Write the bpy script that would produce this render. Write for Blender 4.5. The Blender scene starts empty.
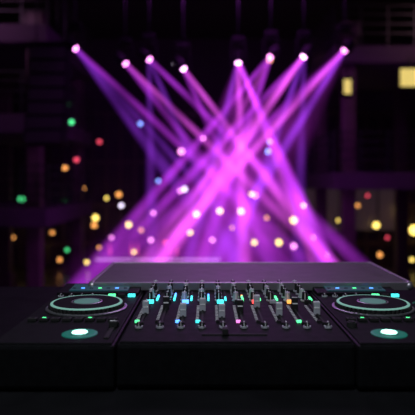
import bpy, bmesh, math, random
from mathutils import Vector, Matrix
random.seed(7)
S=bpy.context.scene
S.view_settings.view_transform='Standard'
COL=S.collection
CAMZ=3.6
# ---------------- materials
def mat(name,color,rough=.5,metal=0,emit=None,es=0,noise=0,nscale=20,spec=.5):
    m=bpy.data.materials.new(name); m.use_nodes=True
    nt=m.node_tree; b=nt.nodes['Principled BSDF']
    b.inputs['Base Color'].default_value=(*color,1)
    b.inputs['Roughness'].default_value=rough; b.inputs['Metallic'].default_value=metal
    b.inputs['Specular IOR Level'].default_value=spec
    if emit:
        b.inputs['Emission Color'].default_value=(*emit,1); b.inputs['Emission Strength'].default_value=es
    if noise:
        tc=nt.nodes.new('ShaderNodeTexCoord'); n=nt.nodes.new('ShaderNodeTexNoise'); n.inputs['Scale'].default_value=nscale
        n.inputs['Detail'].default_value=5
        nt.links.new(tc.outputs['Object'],n.inputs['Vector'])
        r=nt.nodes.new('ShaderNodeMapRange'); r.inputs['To Min'].default_value=1-noise; r.inputs['To Max'].default_value=1+noise
        nt.links.new(n.outputs['Fac'],r.inputs['Value'])
        mx=nt.nodes.new('ShaderNodeVectorMath'); mx.operation='SCALE'; mx.inputs[0].default_value=color
        nt.links.new(r.outputs[0],mx.inputs['Scale']); nt.links.new(mx.outputs[0],b.inputs['Base Color'])
        r2=nt.nodes.new('ShaderNodeMapRange'); r2.inputs['To Min'].default_value=max(0,rough-.15); r2.inputs['To Max'].default_value=min(1,rough+.15)
        nt.links.new(n.outputs['Fac'],r2.inputs['Value']); nt.links.new(r2.outputs[0],b.inputs['Roughness'])
    return m
def glow(name,c,s):
    return mat(name,(c[0]*.2,c[1]*.2,c[2]*.2),.4,emit=c,es=s)
BLACK=mat('black_plastic',(.006,.006,.007),.55,noise=.3,nscale=60,spec=.08)
PANEL=mat('panel_metal',(.009,.009,.010),.6,noise=.3,nscale=40,spec=.05)
RUB=mat('rubber',(.02,.02,.02),.65,spec=.15)
SILV=mat('silver',(.5,.5,.54),.35,.9)
GREYP=mat('grey_cap',(.42,.43,.48),.45)
WHITE=mat('white_print',(.8,.8,.82),.5)
TABLE=mat('black_laminate',(.006,.006,.007),.6,noise=.4,nscale=15,spec=.06)
LID=mat('case_laminate',(.075,.062,.075),.5,noise=.35,nscale=18,spec=.4)
ALU=mat('alu_edge',(.4,.37,.42),.4,.8)
DARKW=mat('dark_plaster',(.04,.024,.045),.85,noise=.5,nscale=1.5)
CEIL=mat('ceiling_black',(.012,.01,.015),.9,noise=.4,nscale=2)
FLOOR=mat('dance_floor',(.035,.025,.045),.3,noise=.4,nscale=3)
STEEL=mat('black_steel',(.025,.025,.03),.5,.6)
WOOD=mat('dark_wood',(.06,.035,.045),.5,noise=.4,nscale=4)
FABR=mat('speaker_grille',(.02,.02,.022),.8,noise=.4,nscale=80)
CYAN=glow('led_cyan',(.05,.75,.8),2.2)
TEAL=glow('led_teal',(.4,1,.75),4)
HALO=glow('painted_halo',(.02,.40,.30),.22)  # light spill around the play button, painted as a dim glowing ring
GREEN=glow('led_green',(.1,1,.35),1.8)
BLUE=glow('led_blue',(.08,.3,1),3)
REDL=glow('led_red',(1,.08,.08),2.0)
ORAN=glow('led_orange',(1,.4,.08),1.6)
PINKL=glow('led_pink',(1,.25,.8),1.5)
RING=glow('jog_ring',(.3,.65,.55),.5)
# ---------------- mesh builder
class MB:
    def __init__(s): s.bm=bmesh.new(); s.mats=[]
    def _mi(s,m):
        if m not in s.mats: s.mats.append(m)
        return s.mats.index(m)
    def _fin(s,verts,m,smooth=False):
        i=s._mi(m)
        fs=set(f for v in verts for f in v.link_faces)
        for f in fs: f.material_index=i; f.smooth=smooth
    def box(s,c,d,m,bev=0,rot=None):
        M=Matrix.Translation(Vector(c))@(rot or Matrix.Identity(4))@Matrix.Diagonal((*d,1))
        r=bmesh.ops.create_cube(s.bm,size=1,matrix=M); vs=r['verts']
        s._fin(vs,m)
        if bev:
            es=list(set(e for v in vs for e in v.link_edges))
            i=s._mi(m)
            q=bmesh.ops.bevel(s.bm,geom=es,offset=bev,segments=2,affect='EDGES',profile=.6)
            for f in q['faces']: f.material_index=i
    def cyl(s,c,r1,r2,h,m,seg=20,rot=None,smooth=False):
        M=Matrix.Translation(Vector(c))@(rot or Matrix.Identity(4))
        r=bmesh.ops.create_cone(s.bm,cap_ends=True,segments=seg,radius1=r1,radius2=r2,depth=h,matrix=M)
        s._fin(r['verts'],m)
        if smooth:
            for f in set(f for v in r['verts'] for f in v.link_faces):
                if len(f.verts)==4: f.smooth=True
    def sph(s,c,r,m,seg=14,sc=(1,1,1)):
        M=Matrix.Translation(Vector(c))@Matrix.Diagonal((*sc,1))
        q=bmesh.ops.create_uvsphere(s.bm,u_segments=seg,v_segments=seg//2+1,radius=r,matrix=M)
        s._fin(q['verts'],m,True)
    def ring(s,c,ro,ri,h,m,seg=48):
        i=s._mi(m); vs=[]
        for k in range(seg):
            a=2*math.pi*k/seg; co,si=math.cos(a),math.sin(a)
            vs.append([s.bm.verts.new((c[0]+rr*co,c[1]+rr*si,c[2]+z)) for rr,z in ((ro,0),(ro,h*.7),((ro*.7+ri*.3),h),(ri,h),(ri,0))])
        for k in range(seg):
            a,b=vs[k],vs[(k+1)%seg]
            for j in range(5):
                f=s.bm.faces.new((a[j],b[j],b[(j+1)%5],a[(j+1)%5])); f.material_index=i; f.smooth=False
    def rod(s,a,b,r,m,seg=8):
        a=Vector(a);b=Vector(b);d=b-a
        s.cyl((a+b)/2,r,r,d.length,m,seg,rot=d.to_track_quat('Z','Y').to_matrix().to_4x4(),smooth=True)
    def obj(s,name,parent=None,loc=(0,0,0)):
        bmesh.ops.recalc_face_normals(s.bm,faces=s.bm.faces[:])
        me=bpy.data.meshes.new(name); s.bm.to_mesh(me); s.bm.free()
        for m in s.mats: me.materials.append(m)
        o=bpy.data.objects.new(name,me); COL.objects.link(o); o.location=loc
        if parent: o.parent=parent
        return o
def empty(name,loc=(0,0,0)):
    e=bpy.data.objects.new(name,None); COL.objects.link(e); e.location=loc; e.empty_display_size=.1
    return e
def simple(name,c,d,m,bev=0,parent=None):
    b=MB(); b.box((0,0,0),d,m,bev); return b.obj(name,parent,c)
RX=lambda a: Matrix.Rotation(a,4,'X')

# ---------------- room shell
simple('floor',(0,11,-.1),(22,30,.2),FLOOR)
simple('ceiling',(0,11,9.6),(22,30,.2),CEIL)
simple('wall_left',(-9.1,11,4.75),(.2,30,9.5),DARKW)
simple('wall_right',(9.1,11,4.75),(.2,30,9.5),DARKW)
simple('wall_back',(0,-4.1,4.75),(22,.2,9.5),DARKW)
simple('wall_front',(0,24.1,4.75),(18,.2,9.5),DARKW)
b=MB()
for i in range(-14,15):
    b.box((i*.6,23.93,3.2),(.10,.14,6.4),WOOD)
for z in (1.0,2.6,4.4,6.4): b.box((0,23.9,z),(17.9,.2,.14),WOOD)
b.obj('wall_panelling')
b=MB()
b.box((0,-.3,1.15),(9,7,2.3),TABLE,.02)
for i in range(-4,5): b.box((i,3.22,1.1),(.06,.06,2.1),STEEL)
b.obj('stage_platform')

# ---------------- light beams and haze painted as self-glowing volume cones
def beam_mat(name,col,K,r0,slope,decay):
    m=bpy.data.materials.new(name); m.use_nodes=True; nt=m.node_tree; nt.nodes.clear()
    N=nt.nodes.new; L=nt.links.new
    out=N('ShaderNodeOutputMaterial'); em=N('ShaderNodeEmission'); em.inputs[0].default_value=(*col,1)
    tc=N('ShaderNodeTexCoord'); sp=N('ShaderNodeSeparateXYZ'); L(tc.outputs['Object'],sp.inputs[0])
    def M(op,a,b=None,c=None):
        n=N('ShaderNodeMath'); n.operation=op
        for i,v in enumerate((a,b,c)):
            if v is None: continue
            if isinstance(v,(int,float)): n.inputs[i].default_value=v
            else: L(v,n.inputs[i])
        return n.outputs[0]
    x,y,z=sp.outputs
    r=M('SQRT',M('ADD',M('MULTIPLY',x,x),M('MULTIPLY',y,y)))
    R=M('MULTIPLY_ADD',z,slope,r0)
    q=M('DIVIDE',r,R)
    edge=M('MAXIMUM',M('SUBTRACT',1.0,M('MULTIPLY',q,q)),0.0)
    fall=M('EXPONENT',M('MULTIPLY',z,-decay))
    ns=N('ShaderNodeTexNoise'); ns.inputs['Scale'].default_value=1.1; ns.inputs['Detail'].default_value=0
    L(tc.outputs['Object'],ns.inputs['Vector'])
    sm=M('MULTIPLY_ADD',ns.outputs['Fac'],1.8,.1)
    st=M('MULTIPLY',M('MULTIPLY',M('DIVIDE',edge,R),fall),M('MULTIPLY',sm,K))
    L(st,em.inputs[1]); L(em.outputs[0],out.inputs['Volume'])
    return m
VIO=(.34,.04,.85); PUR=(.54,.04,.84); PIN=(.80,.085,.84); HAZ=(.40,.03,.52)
TYPES={}
def btype(*k):
    if k not in TYPES: TYPES[k]=beam_mat('emissive_cone_%d'%len(TYPES),*k)
    return TYPES[k]
def make_beam(parent,origin,target,col,K,r0=.05,slope=.04,decay=.15,name='glow_cone'):
    d=Vector(target)-Vector(origin); Ln=d.length
    b=MB(); bmesh.ops.create_cone(b.bm,cap_ends=True,segments=24 if slope<.1 else 48,radius1=r0,radius2=r0+slope*Ln,depth=Ln,matrix=Matrix.Translation((0,0,Ln/2)))
    b.mats.append(btype(col,K,r0,slope,decay))
    o=b.obj(name,parent); o.rotation_mode='QUATERNION'; o.rotation_quaternion=d.to_track_quat('Z','Y')
    return o
lampglow={'p':glow('lens_pink',(1,.3,.85),6),'w':glow('lens_white',(1,.45,.95),9)}
LA=[
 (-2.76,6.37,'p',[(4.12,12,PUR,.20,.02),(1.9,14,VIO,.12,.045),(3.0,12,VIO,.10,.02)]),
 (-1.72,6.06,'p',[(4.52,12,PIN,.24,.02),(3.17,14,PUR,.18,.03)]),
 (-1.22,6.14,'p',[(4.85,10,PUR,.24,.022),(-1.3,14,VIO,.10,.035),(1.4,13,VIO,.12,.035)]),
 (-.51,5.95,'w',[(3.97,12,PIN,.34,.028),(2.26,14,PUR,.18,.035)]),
 (.64,6.08,'w',[(.82,12,PIN,.32,.034),(3.3,12,PUR,.62,.042),(-.88,14,VIO,.20,.03),(2.9,12,PIN,.18,.013),(.5,14.5,HAZ,.13,.40)]),  # the HAZ entry is a wide emissive cone imitating lit haze
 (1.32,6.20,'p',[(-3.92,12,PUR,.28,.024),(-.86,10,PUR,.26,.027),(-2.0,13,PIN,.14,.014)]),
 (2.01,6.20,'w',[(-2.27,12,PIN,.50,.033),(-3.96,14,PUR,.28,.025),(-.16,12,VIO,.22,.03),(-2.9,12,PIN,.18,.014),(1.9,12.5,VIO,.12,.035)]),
 (2.86,6.33,'p',[(-2.9,12,PIN,.42,.026),(-3.78,14,PUR,.22,.025),(-1.25,10,VIO,.28,.03),(-1.6,14,HAZ,.09,.32)]),  # HAZ cone again imitates haze glow, no beam of this head
]
TRZ=8.3
KM=2.0
for i,(x,z,g,beams) in enumerate(LA):
    e=empty('moving_head_light',(x,12,z))
    tx,ty=beams[0][:2]
    d=(Vector((tx,ty,0))-Vector((x,12,z))).normalized()
    b=MB()
    b.box((0,0,.46),(.26,.2,.10),BLACK,.015)
    h=.36
    b.box((-.15,0,h/2-.02),(.03,.08,h+.02),BLACK); b.box((.15,0,h/2-.02),(.03,.08,h+.02),BLACK)
    b.box((0,0,h),(.33,.1,.04),BLACK)
    b.rod((0,0,.38),(0,0,.42),.05,STEEL,16)
    b.rod((0,0,.5),(0,0,TRZ-z+.02),.02,STEEL)
    b.obj('yoke',e)
    b=MB()
    b.cyl((0,0,-.13),.09,.115,.2,BLACK,24); b.cyl((0,0,-.02),.115,.08,.06,BLACK,24)
    for k in range(4): b.cyl((0,0,-.2+k*.04),.110,.110,.012,STEEL,24)
    o=b.obj('head',e); o.rotation_mode='QUATERNION'; o.rotation_quaternion=d.to_track_quat('Z','Y')
    b=MB(); b.sph((0,0,0.01),.058,lampglow[g],16,(1,1,.8))
    o=b.obj('lens',e); o.rotation_mode='QUATERNION'; o.rotation_quaternion=d.to_track_quat('Z','Y')
    for k,(tx,ty,c,K,sl) in enumerate(beams):
        make_beam(e,(x,12,z),(tx,ty,0.02),c,K*KM,slope=sl,decay=.12 if sl<.1 else .02,name='glow_cone_%d'%(k+1))
    L=bpy.data.lights.new('lamp_light','SPOT'); L.energy=900; L.color=(.7,.15,1); L.spot_size=.5; L.shadow_soft_size=.08; L.spot_blend=.8
    lo=bpy.data.objects.new('lamp_light',L); COL.objects.link(lo); lo.parent=e
    lo.location=d*.16; lo.rotation_mode='QUATERNION'; lo.rotation_quaternion=d.to_track_quat('-Z','Y')
# truss
b=MB()
for dy in (-.15,.15):
    for dz in (0,.3): b.rod((-7,12+dy,TRZ+.06+dz),(7,12+dy,TRZ+.06+dz),.025,STEEL)
n=46
for i in range(n):
    x0=-7+14*i/n; x1=-7+14*(i+1)/n
    for dy in (-.15,.15):
        b.rod((x0,12+dy,TRZ+.06+(.3 if i%2 else 0)),(x1,12+dy,TRZ+.06+(0 if i%2 else .3)),.012,STEEL,6)
    b.rod((x0,11.85,TRZ+.06),(x0,12.15,TRZ+.06),.012,STEEL,6)
for x in (-6,-3,0,3,6): b.rod((x,12,TRZ+.36),(x,12,9.495),.012,STEEL,6)
b.obj('lighting_truss')

# ---------------- balconies left / right
def balcony(name,x0,x1,y0,y1,levels):
    e=empty(name,(0,0,0))
    b=MB()
    cx=(x0+x1)/2; w=abs(x1-x0)
    for z in levels:
        b.box((cx,(y0+y1)/2,z),(w,y1-y0,.45),DARKW,.02)
        xi=x0
        for yy in [y0+.1+k*(y1-y0-.2)/6 for k in range(7)]: b.box((xi,yy,z+.75),(.05,.05,1.05),STEEL)
        for xx in [x0+k*(x1-x0)/8 for k in range(9)]: b.box((xx,y0+.05,z+.75),(.04,.04,1.05),STEEL)
        for hz in (.55,.8,1.05,1.28):
            b.box((cx,y0+.05,z+hz),(w,.03,.03),STEEL); b.box((xi,(y0+y1)/2,z+hz),(.03,y1-y0,.03),STEEL)
    b.obj('decks',e)
    b=MB()
    for xx in (x0+(x1-x0)*.08,x0+(x1-x0)*.55):
        for yy in (y0+.4,y1-.4):
            b.box((xx,yy,3.9),(.35,.35,7.8),WOOD,.03); b.box((xx,yy,.3),(.5,.5,.6),WOOD,.03); b.box((xx,yy,7.6),(.5,.5,.4),WOOD,.03)
    b.obj('columns',e)
balcony('right_balcony',3.3,8.95,15,19.5,(3.6,6.9))
balcony('left_balcony',-3.9,-8.95,14,19.5,(2.7,5.0,7.2))
WINW=glow('window_grey',(.36,.22,.27),.05); WINY=glow('window_amber',(.95,.75,.2),.8)
WINP=glow('window_purple',(.4,.14,.4),.03)
def window(i,c,w,h,m,nx=3,nz=3):
    b=MB(); b.box((0,0,0),(w,.05,h),m)
    for k in range(nx+1): b.box((-w/2+k*w/nx,-.04,0),(.05,.08,h+.05),STEEL)
    for k in range(nz+1): b.box((0,-.04,-h/2+k*h/nz),(w+.05,.08,.05),STEEL)
    b.obj('window_%d'%i,None,c)
window(1,(7.0,23.75,2.55),2.3,2.0,WINW,2,1)
window(2,(4.6,23.75,2.4),1.7,1.8,WINW,2,1)
window(3,(2.2,23.75,1.9),2.2,1.7,WINP,4,2)
window(4,(-1.6,23.75,1.9),2.6,1.2,WINP,4,1)
b=MB(); b.box((0,0,0),(.62,.08,.52),BLACK,.01); b.box((0,-.045,0),(.55,.02,.45),WINY); b.box((0,.06,.36),(.05,.05,.3),STEEL); b.box((0,.18,.45),(.05,.25,.04),STEEL)
b.obj('hanging_screen',None,(5.16,14.65,6.22))
b=MB(); b.box((0,0,0),(.26,.2,.50),BLACK,.02); b.box((0,-.11,0),(.18,.03,.36),WINY); b.rod((0,0,.24),(0,0,3.5),.012,STEEL)
b.obj('lantern',None,(3.52,14.6,5.97))

b=MB()
for k in range(7):
    a=math.radians(-2*k); b.box((0,-.03*k*k*.3,-k*.31),(.85,.45,.29),BLACK,.02,RX(a)); b.box((0,-.235-.03*k*k*.3,-k*.31),(.76,.02,.24),FABR,0,RX(a))
b.box((0,0,.22),(.9,.5,.06),STEEL); b.rod((-.3,0,.2),(-.3,0,3.09),.015,STEEL); b.rod((.3,0,.2),(.3,0,3.09),.015,STEEL)
b.obj('line_array_speaker',None,(-3.5,12.8,6.4))

# bar counter
e=empty('bar_counter',(-1.6,19,0))
b=MB(); b.box((0,0,.55),(4.0,.7,1.1),WOOD,.02); b.box((0,-.05,1.13),(4.2,.85,.06),STEEL,.01)
for k in range(7): b.box((-1.8+k*.6,-.36,.55),(.05,.03,1.0),STEEL)
b.obj('counter',e)
b=MB(); b.box((0,-.46,1.4-.33),(4.0,.03,.04),glow('strip_lilac',(.8,.4,.95),.9)); b.obj('light_strip',e)
DPINK=glow('bottle_pink',(.9,.08,.25),.6)
b=MB()
for k in range(20):
    x=-1.8+k*.18+random.uniform(-.04,.04); m=random.choice([DPINK,WOOD,DPINK,WOOD,WOOD,WOOD])
    b.cyl((x,.1,1.27),.04,.04,.22,m,10); b.cyl((x,.1,1.43),.035,.013,.06,m,10); b.cyl((x,.1,1.5),.013,.013,.1,m,8)
b.obj('bottles',e)
SR=mat('stool_red',(.5,.04,.08),.5)
for k in range(5):
    s=MB(); s.cyl((0,0,.78),.19,.19,.07,SR,20); s.rod((0,0,.03),(0,0,.76),.03,SILV); s.cyl((0,0,.015),.2,.18,.03,SILV,20); s.ring((0,0,.28),.15,.135,.02,SILV,20)
    s.obj('bar_stool',None,(-2.9+k*.85,18.1,0))

# ---------------- practical lamps
PAL={'y':glow('bulb_amber',(1,.72,.15),3.2),'g':glow('bulb_green',(.1,1,.35),1.8),'b':glow('bulb_blue',(.2,.35,1),3),
'p':glow('bulb_pink',(1,.3,.85),3.0),'w':glow('bulb_white',(.85,.75,1),3),'o':glow('bulb_orange',(1,.4,.1),2.0),'r':glow('bulb_red',(1,.08,.15),1.6)}
SC=[(-7.55,2.86,'g',.11),(-5.8,2.7,'g',.10),(-4.55,2.1,'y',.11),(-4.6,1.8,'o',.10),(-3.6,3.05,'o',.10),(-3.2,1.82,'y',.10),(-3.5,2.6,'w',.08),
(-.45,2.25,'y',.10),(.5,2.38,'y',.10),(1.36,2.37,'y',.10),(3.5,2.0,'y',.12),(4.7,1.9,'o',.11),(4.75,.6,'y',.12),(2.9,1.1,'y',.11),(1.95,3.0,'p',.08),
(6.85,1.8,'y',.12),(7.9,2.35,'y',.15),(8.4,1.6,'y',.19),(-7.5,1.9,'y',.09),(-6.8,.7,'y',.10),(-3.0,.7,'y',.08),(-2.3,1.2,'p',.08),(-1.7,1.1,'r',.08),(3.5,.95,'p',.10),
(-1.1,3.2,'p',.08),(-2.2,2.3,'p',.07),(1.9,1.1,'y',.09),(7.0,.6,'o',.09),(.2,1.2,'p',.08),(-5.2,1.2,'r',.08),(-6.0,.4,'o',.08),(-2.0,3.6,'b',.07),
(-4.1,2.9,'y',.06),(-.7,1.5,'y',.08),(5.6,1.4,'o',.08),(6.1,2.6,'o',.07),(-2.7,1.6,'o',.07),(2.4,2.1,'o',.07),(-7.9,1.3,'o',.07),(-7.2,2.4,'r',.07),(-6.3,1.5,'o',.07),(-5.4,1.9,'y',.07),
(-7.0,.1,'r',.07),(-4.9,.3,'y',.07),(5.9,.3,'y',.08),(7.7,.9,'o',.08),(8.3,.4,'y',.07),(6.5,3.0,'r',.06),(3.9,2.6,'y',.07),
(-6.6,2.2,'o',.05),(-5.0,3.3,'o',.05),(-8.1,2.1,'p',.05),(-5.7,.8,'g',.06),(4.3,1.3,'o',.06),(7.3,1.3,'r',.06),(5.3,2.0,'y',.05),(-3.9,1.3,'p',.06),(1.0,1.7,'o',.06),(-4.4,.9,'o',.06)]
b=MB()
for x,z,c,r in SC:
    b.sph((x,23.4,z),r,PAL[c],14); b.box((x,23.6,z),(.12,.3,.12),STEEL); b.box((x,23.76,z),(.2,.05,.3),STEEL)
b.obj('wall_sconces')
PD=[(-2.05,5.35,'b',.06),(-4.35,4.0,'o',.07),(-4.0,4.25,'r',.07),(-4.3,5.9,'g',.07),(-4.15,5.4,'g',.07),(-3.3,4.8,'r',.06),(-.8,4.5,'p',.09),(-.13,4.9,'p',.05),(1.85,4.5,'b',.07),(1.9,4.8,'b',.06),
(-.7,3.35,'w',.07),(1.35,3.2,'y',.06),(1.9,7.3,'o',.08),(-1.0,7.2,'w',.05)]
b=MB()
for x,z,c,r in PD:
    yy=17.6 if x>-3.7 else 13.7
    k=yy/17.6; x*=k; z=CAMZ+(z-CAMZ)*k; r*=k
    b.sph((x,yy,z),r,PAL[c],14); b.cyl((x,yy,z+r+.04),r*.7,.03,.1,STEEL,12); b.rod((x,yy,z+r),(x,yy,9.495),.006,STEEL,5)
b.obj('pendant_lamps')

# ---------------- DJ booth
ZT=3.17
e=empty('dj_booth',(0,0,0))
b=MB(); b.box((.1,1.6,ZT-.025),(3.6,1.5,.05),TABLE,.006); b.obj('table_top',e)
b=MB(); b.box((.1,2.3,2.72),(3.5,.05,.84),TABLE,.005); 
for x in (-1.6,.1,1.8):
    b.box((x,1.0,2.72),(.06,.06,.84),STEEL); b.box((x,2.2,2.72),(.06,.06,.84),STEEL)
b.obj('front_panel',e)

ZP=3.2705
def knob(b,x,y,z,r=.009,h=.018,m=RUB,cap=WHITE):
    b.cyl((x,y,z+.002),r*1.35,r*1.35,.004,GREYP,18)
    b.cyl((x,y,z+h/2),r,r*.85,h,m,18)
    b.box((x,y+r*.3,z+h+.0008),(r*.25,r*1.1,.0016),cap)
    b.box((x,y-r*.95,z+h*.5),(r*.22,r*.2,h*.9),cap)
def player(cx,sx):
    W=.255; y0,y1=1.17,1.80
    e=empty('dj_media_player',(cx,0,ZP))
    b=MB()
    b.box((0,(y0+y1)/2,-.05),(W,y1-y0,.09),BLACK,.008)
    b.box((0,(y0+y1)/2,-.004),(W-.012,y1-y0-.014,.006),PANEL,.002)
    for fx in (-1,1):
        for fy in (y0+.05,y1-.05): b.cyl((fx*(W/2-.03),fy,-.0970),.015,.015,.006,RUB,12)
    b.box((0,1.72,.004),(W-.02,.12,.014),BLACK,.004,RX(math.radians(3)))
    b.obj('body',e)
    b=MB(); b.box((0,1.715,.0125),(.17,.08,.003),glow('player_screen',(.05,.25,.3),.12),0,RX(math.radians(3)))
    for k in range(7): b.box((-.075+k*.025,1.70,.0130),(.010,.006,.003),[RUB,BLUE,RUB,GREEN][k%4],0,RX(math.radians(3)))
    b.obj('screen',e)
    b=MB(); jy=1.50; jx=sx*-.003
    b.ring((jx,jy,0),.104,.096,.004,SILV)
    b.cyl((jx,jy,.006),.096,.092,.014,BLACK,64)
    for k in range(48):
        a=2*math.pi*k/48; b.cyl((jx+.0935*math.cos(a),jy+.0935*math.sin(a),.007),.004,.004,.010,RUB,8)
    b.ring((jx,jy,.011),.092,.086,.005,RING); b.cyl((jx,jy,.013),.086,.084,.006,PANEL,64)
    b.ring((jx,jy,.0155),.040,.036,.002,SILV); b.cyl((jx,jy,.0165),.033,.033,.002,glow('jog_display',(.2,.5,.45),.25),32)
    b.obj('jog_wheel',e)
    b=MB()
    for k in range(8):
        x=-.095+k*.027; b.box((x,1.36,.003),(.021,.018,.008),RUB,.002); b.box((x,1.36,.0075),(.008,.003,.001),[RUB,GREEN,RUB,RUB][k%4])
    px=sx*-.041
    b.ring((px,1.245,-.001),.038,.019,.0022,HALO); b.cyl((px,1.245,.001),.020,.019,.004,SILV,32); b.cyl((px,1.245,.0035),.017,.016,.002,TEAL,32)
    b.cyl((sx*-.105,1.31,.004),.012,.011,.010,RUB,32); b.cyl((sx*-.105,1.31,.0095),.008,.0078,.003,RUB,32)
    b.box((.105,1.28,.001),(.010,.15,.003),RUB); b.box((.105,1.30,.007),(.020,.014,.014),RUB,.003); b.box((.105,1.30,.0145),(.016,.002,.001),WHITE)
    for k in range(4): knob(b,-.1+k*.03,1.64,0,.006,.008)
    for k in range(3): b.box((.045+k*.028,1.64,.004),(.02,.011,.008),[GREEN,RUB,CYAN][k],.001)
    b.obj('controls',e)
player(.433,1); player(-.317,-1)
# mixer
e=empty('dj_mixer',(.058,0,ZP))
b=MB(); b.box((0,1.49,-.05),(.49,.62,.09),BLACK,.008); b.box((0,1.49,-.004),(.478,.605,.006),PANEL,.002)
for fx in (-1,1):
    for fy in (1.22,1.76): b.cyl((fx*.22,fy,-.0970),.015,.015,.006,RUB,12)
b.obj('body',e)
b=MB(); f=MB(); l=MB()
NC=10
for c in range(NC):
    x=-.212+c*.0472
    for k,y in enumerate((1.765,1.72,1.675,1.63,1.585)):
        knob(b,x-.004,y,0,.0080,.024,RUB if (k+c)%3 else GREYP)
    f.box((x,1.44,.0005),(.005,.19,.003),RUB)
    fy=1.39+[.05,.10,.02,.08,.01,.06,.12,.03,.09,.04][c]
    f.box((x,fy,.014),(.016,.013,.032),[GREYP,RUB,GREYP,GREYP,GREYP,RUB,GREYP,GREYP,RUB,GREYP][c],.002); f.box((x,fy-.0068,.016),(.013,.001,.003),WHITE); f.box((x,fy,.0305),(.014,.002,.002),WHITE)
    for t in range(11): f.box((x-.012,1.36+t*.016,.0),(.007,.0015,.002),WHITE)
    for t in range(9):
        lit=t<[5,7,4,6,3,5,2,4,2,3][c]
        mm=RUB if not lit else ((CYAN if t<4 else BLUE) if c<5 else (GREEN if t<4 else ORAN))
        l.box((x+.015,1.59+t*.013,.002),(.005,.009,.005),mm)
    l.box((x,1.555,.004),(.018,.010,.009),[CYAN,RUB,BLUE,GREYP,CYAN,RUB,REDL,GREYP,ORAN,RUB][c],.001)
    l.box((x-.010,1.345,.002),(.010,.008,.005),[GREEN,RUB,BLUE,CYAN,RUB,PINKL,RUB,RUB,GREEN,RUB][c])
    l.box((x,1.325,.003),(.014,.012,.006),RUB,.001)
    knob(b,x,1.295,0,.0065,.012)
f.box((0,1.235,.0005),(.14,.006,.003),RUB); f.box((-.02,1.235,.008),(.013,.022,.014),RUB,.002)
b.obj('knobs',e); f.obj('faders',e); l.obj('indicators',e)

e=empty('flight_case_lid',(.13,1.95,3.283))
b=MB(); b.box((0,0,0),(.96,.42,.018),LID,.004); b.obj('panel',e)
b=MB()
b.box((0,-.213,0),(.97,.012,.024),ALU,.002); b.box((0,.213,0),(.97,.012,.024),ALU,.002)
b.box((-.482,0,0),(.012,.42,.024),ALU,.002); b.box((.482,0,0),(.012,.42,.024),ALU,.002)
for sx in (-1,1):
    for sy in (-1,1): b.sph((sx*.478,sy*.21,0),.014,ALU,12); b.box((sx*.43,sy*.17,-.0615),(.03,.03,.102),BLACK)
b.obj('edge_trim',e)
def cable(name,pts,r,m):
    c=bpy.data.curves.new(name,'CURVE'); c.dimensions='3D'; c.bevel_depth=r; c.bevel_resolution=3
    s=c.splines.new('BEZIER'); s.bezier_points.add(len(pts)-1)
    for p,q in zip(s.bezier_points,pts): p.co=q; p.handle_left_type=p.handle_right_type='AUTO'
    c.materials.append(m); o=bpy.data.objects.new(name,c); COL.objects.link(o)
cable('audio_cable',[(.25,1.805,3.22),(.28,1.86,3.2),(.36,1.88,3.177),(.5,1.9,3.177),(.68,1.95,3.177),(.8,2.1,3.177)],.005,RUB)
cable('usb_cable',[(.40,1.805,3.22),(.44,1.85,3.2),(.6,1.87,3.177),(.72,2.0,3.177)],.003,mat('green_jacket',(.05,.5,.25),.5))

# ---------------- lights
def area(name,loc,tgt,size,en,col):
    L=bpy.data.lights.new(name,'AREA'); L.energy=en; L.color=col; L.size=size
    o=bpy.data.objects.new(name,L); COL.objects.link(o); o.location=loc
    o.rotation_mode='QUATERNION'; o.rotation_quaternion=(Vector(tgt)-Vector(loc)).to_track_quat('-Z','Y')
area('hall_fill_purple',(.5,11.5,7.8),(.3,13,0),3,180,(.7,.1,1))  # added purple fill over the hall, without a fixture
area('stage_fill',(.3,6,7.2),(.1,1.6,3.2),1.5,45,(.8,.5,1))  # added fill from the hall side to tint the console
area('booth_fill',(-.2,.3,5.4),(.1,1.5,3.2),.4,30,(.85,.92,1))  # added weak cool fill that lifts the console marks, no actual lamp
area('balcony_light_right',(6,13.5,8),(6,17,4),1.0,20,(1,.5,.6))
area('balcony_light_left',(-5.5,12.5,8),(-6,17,4),1.0,20,(.9,.4,.8))
w=bpy.data.worlds.new('night'); S.world=w; w.use_nodes=True
w.node_tree.nodes['Background'].inputs[0].default_value=(.02,.012,.03,1); w.node_tree.nodes['Background'].inputs[1].default_value=.2
# ---------------- camera
cd=bpy.data.cameras.new('camera'); cam=bpy.data.objects.new('camera',cd); COL.objects.link(cam)
cam.location=(0,0,CAMZ); cam.rotation_euler=(math.pi/2,0,0)
cd.lens=50; cd.sensor_width=36; cd.shift_y=-.064; cd.clip_start=.05
cd.dof.use_dof=True; cd.dof.focus_distance=1.52; cd.dof.aperture_fstop=2.7
S.camera=cam
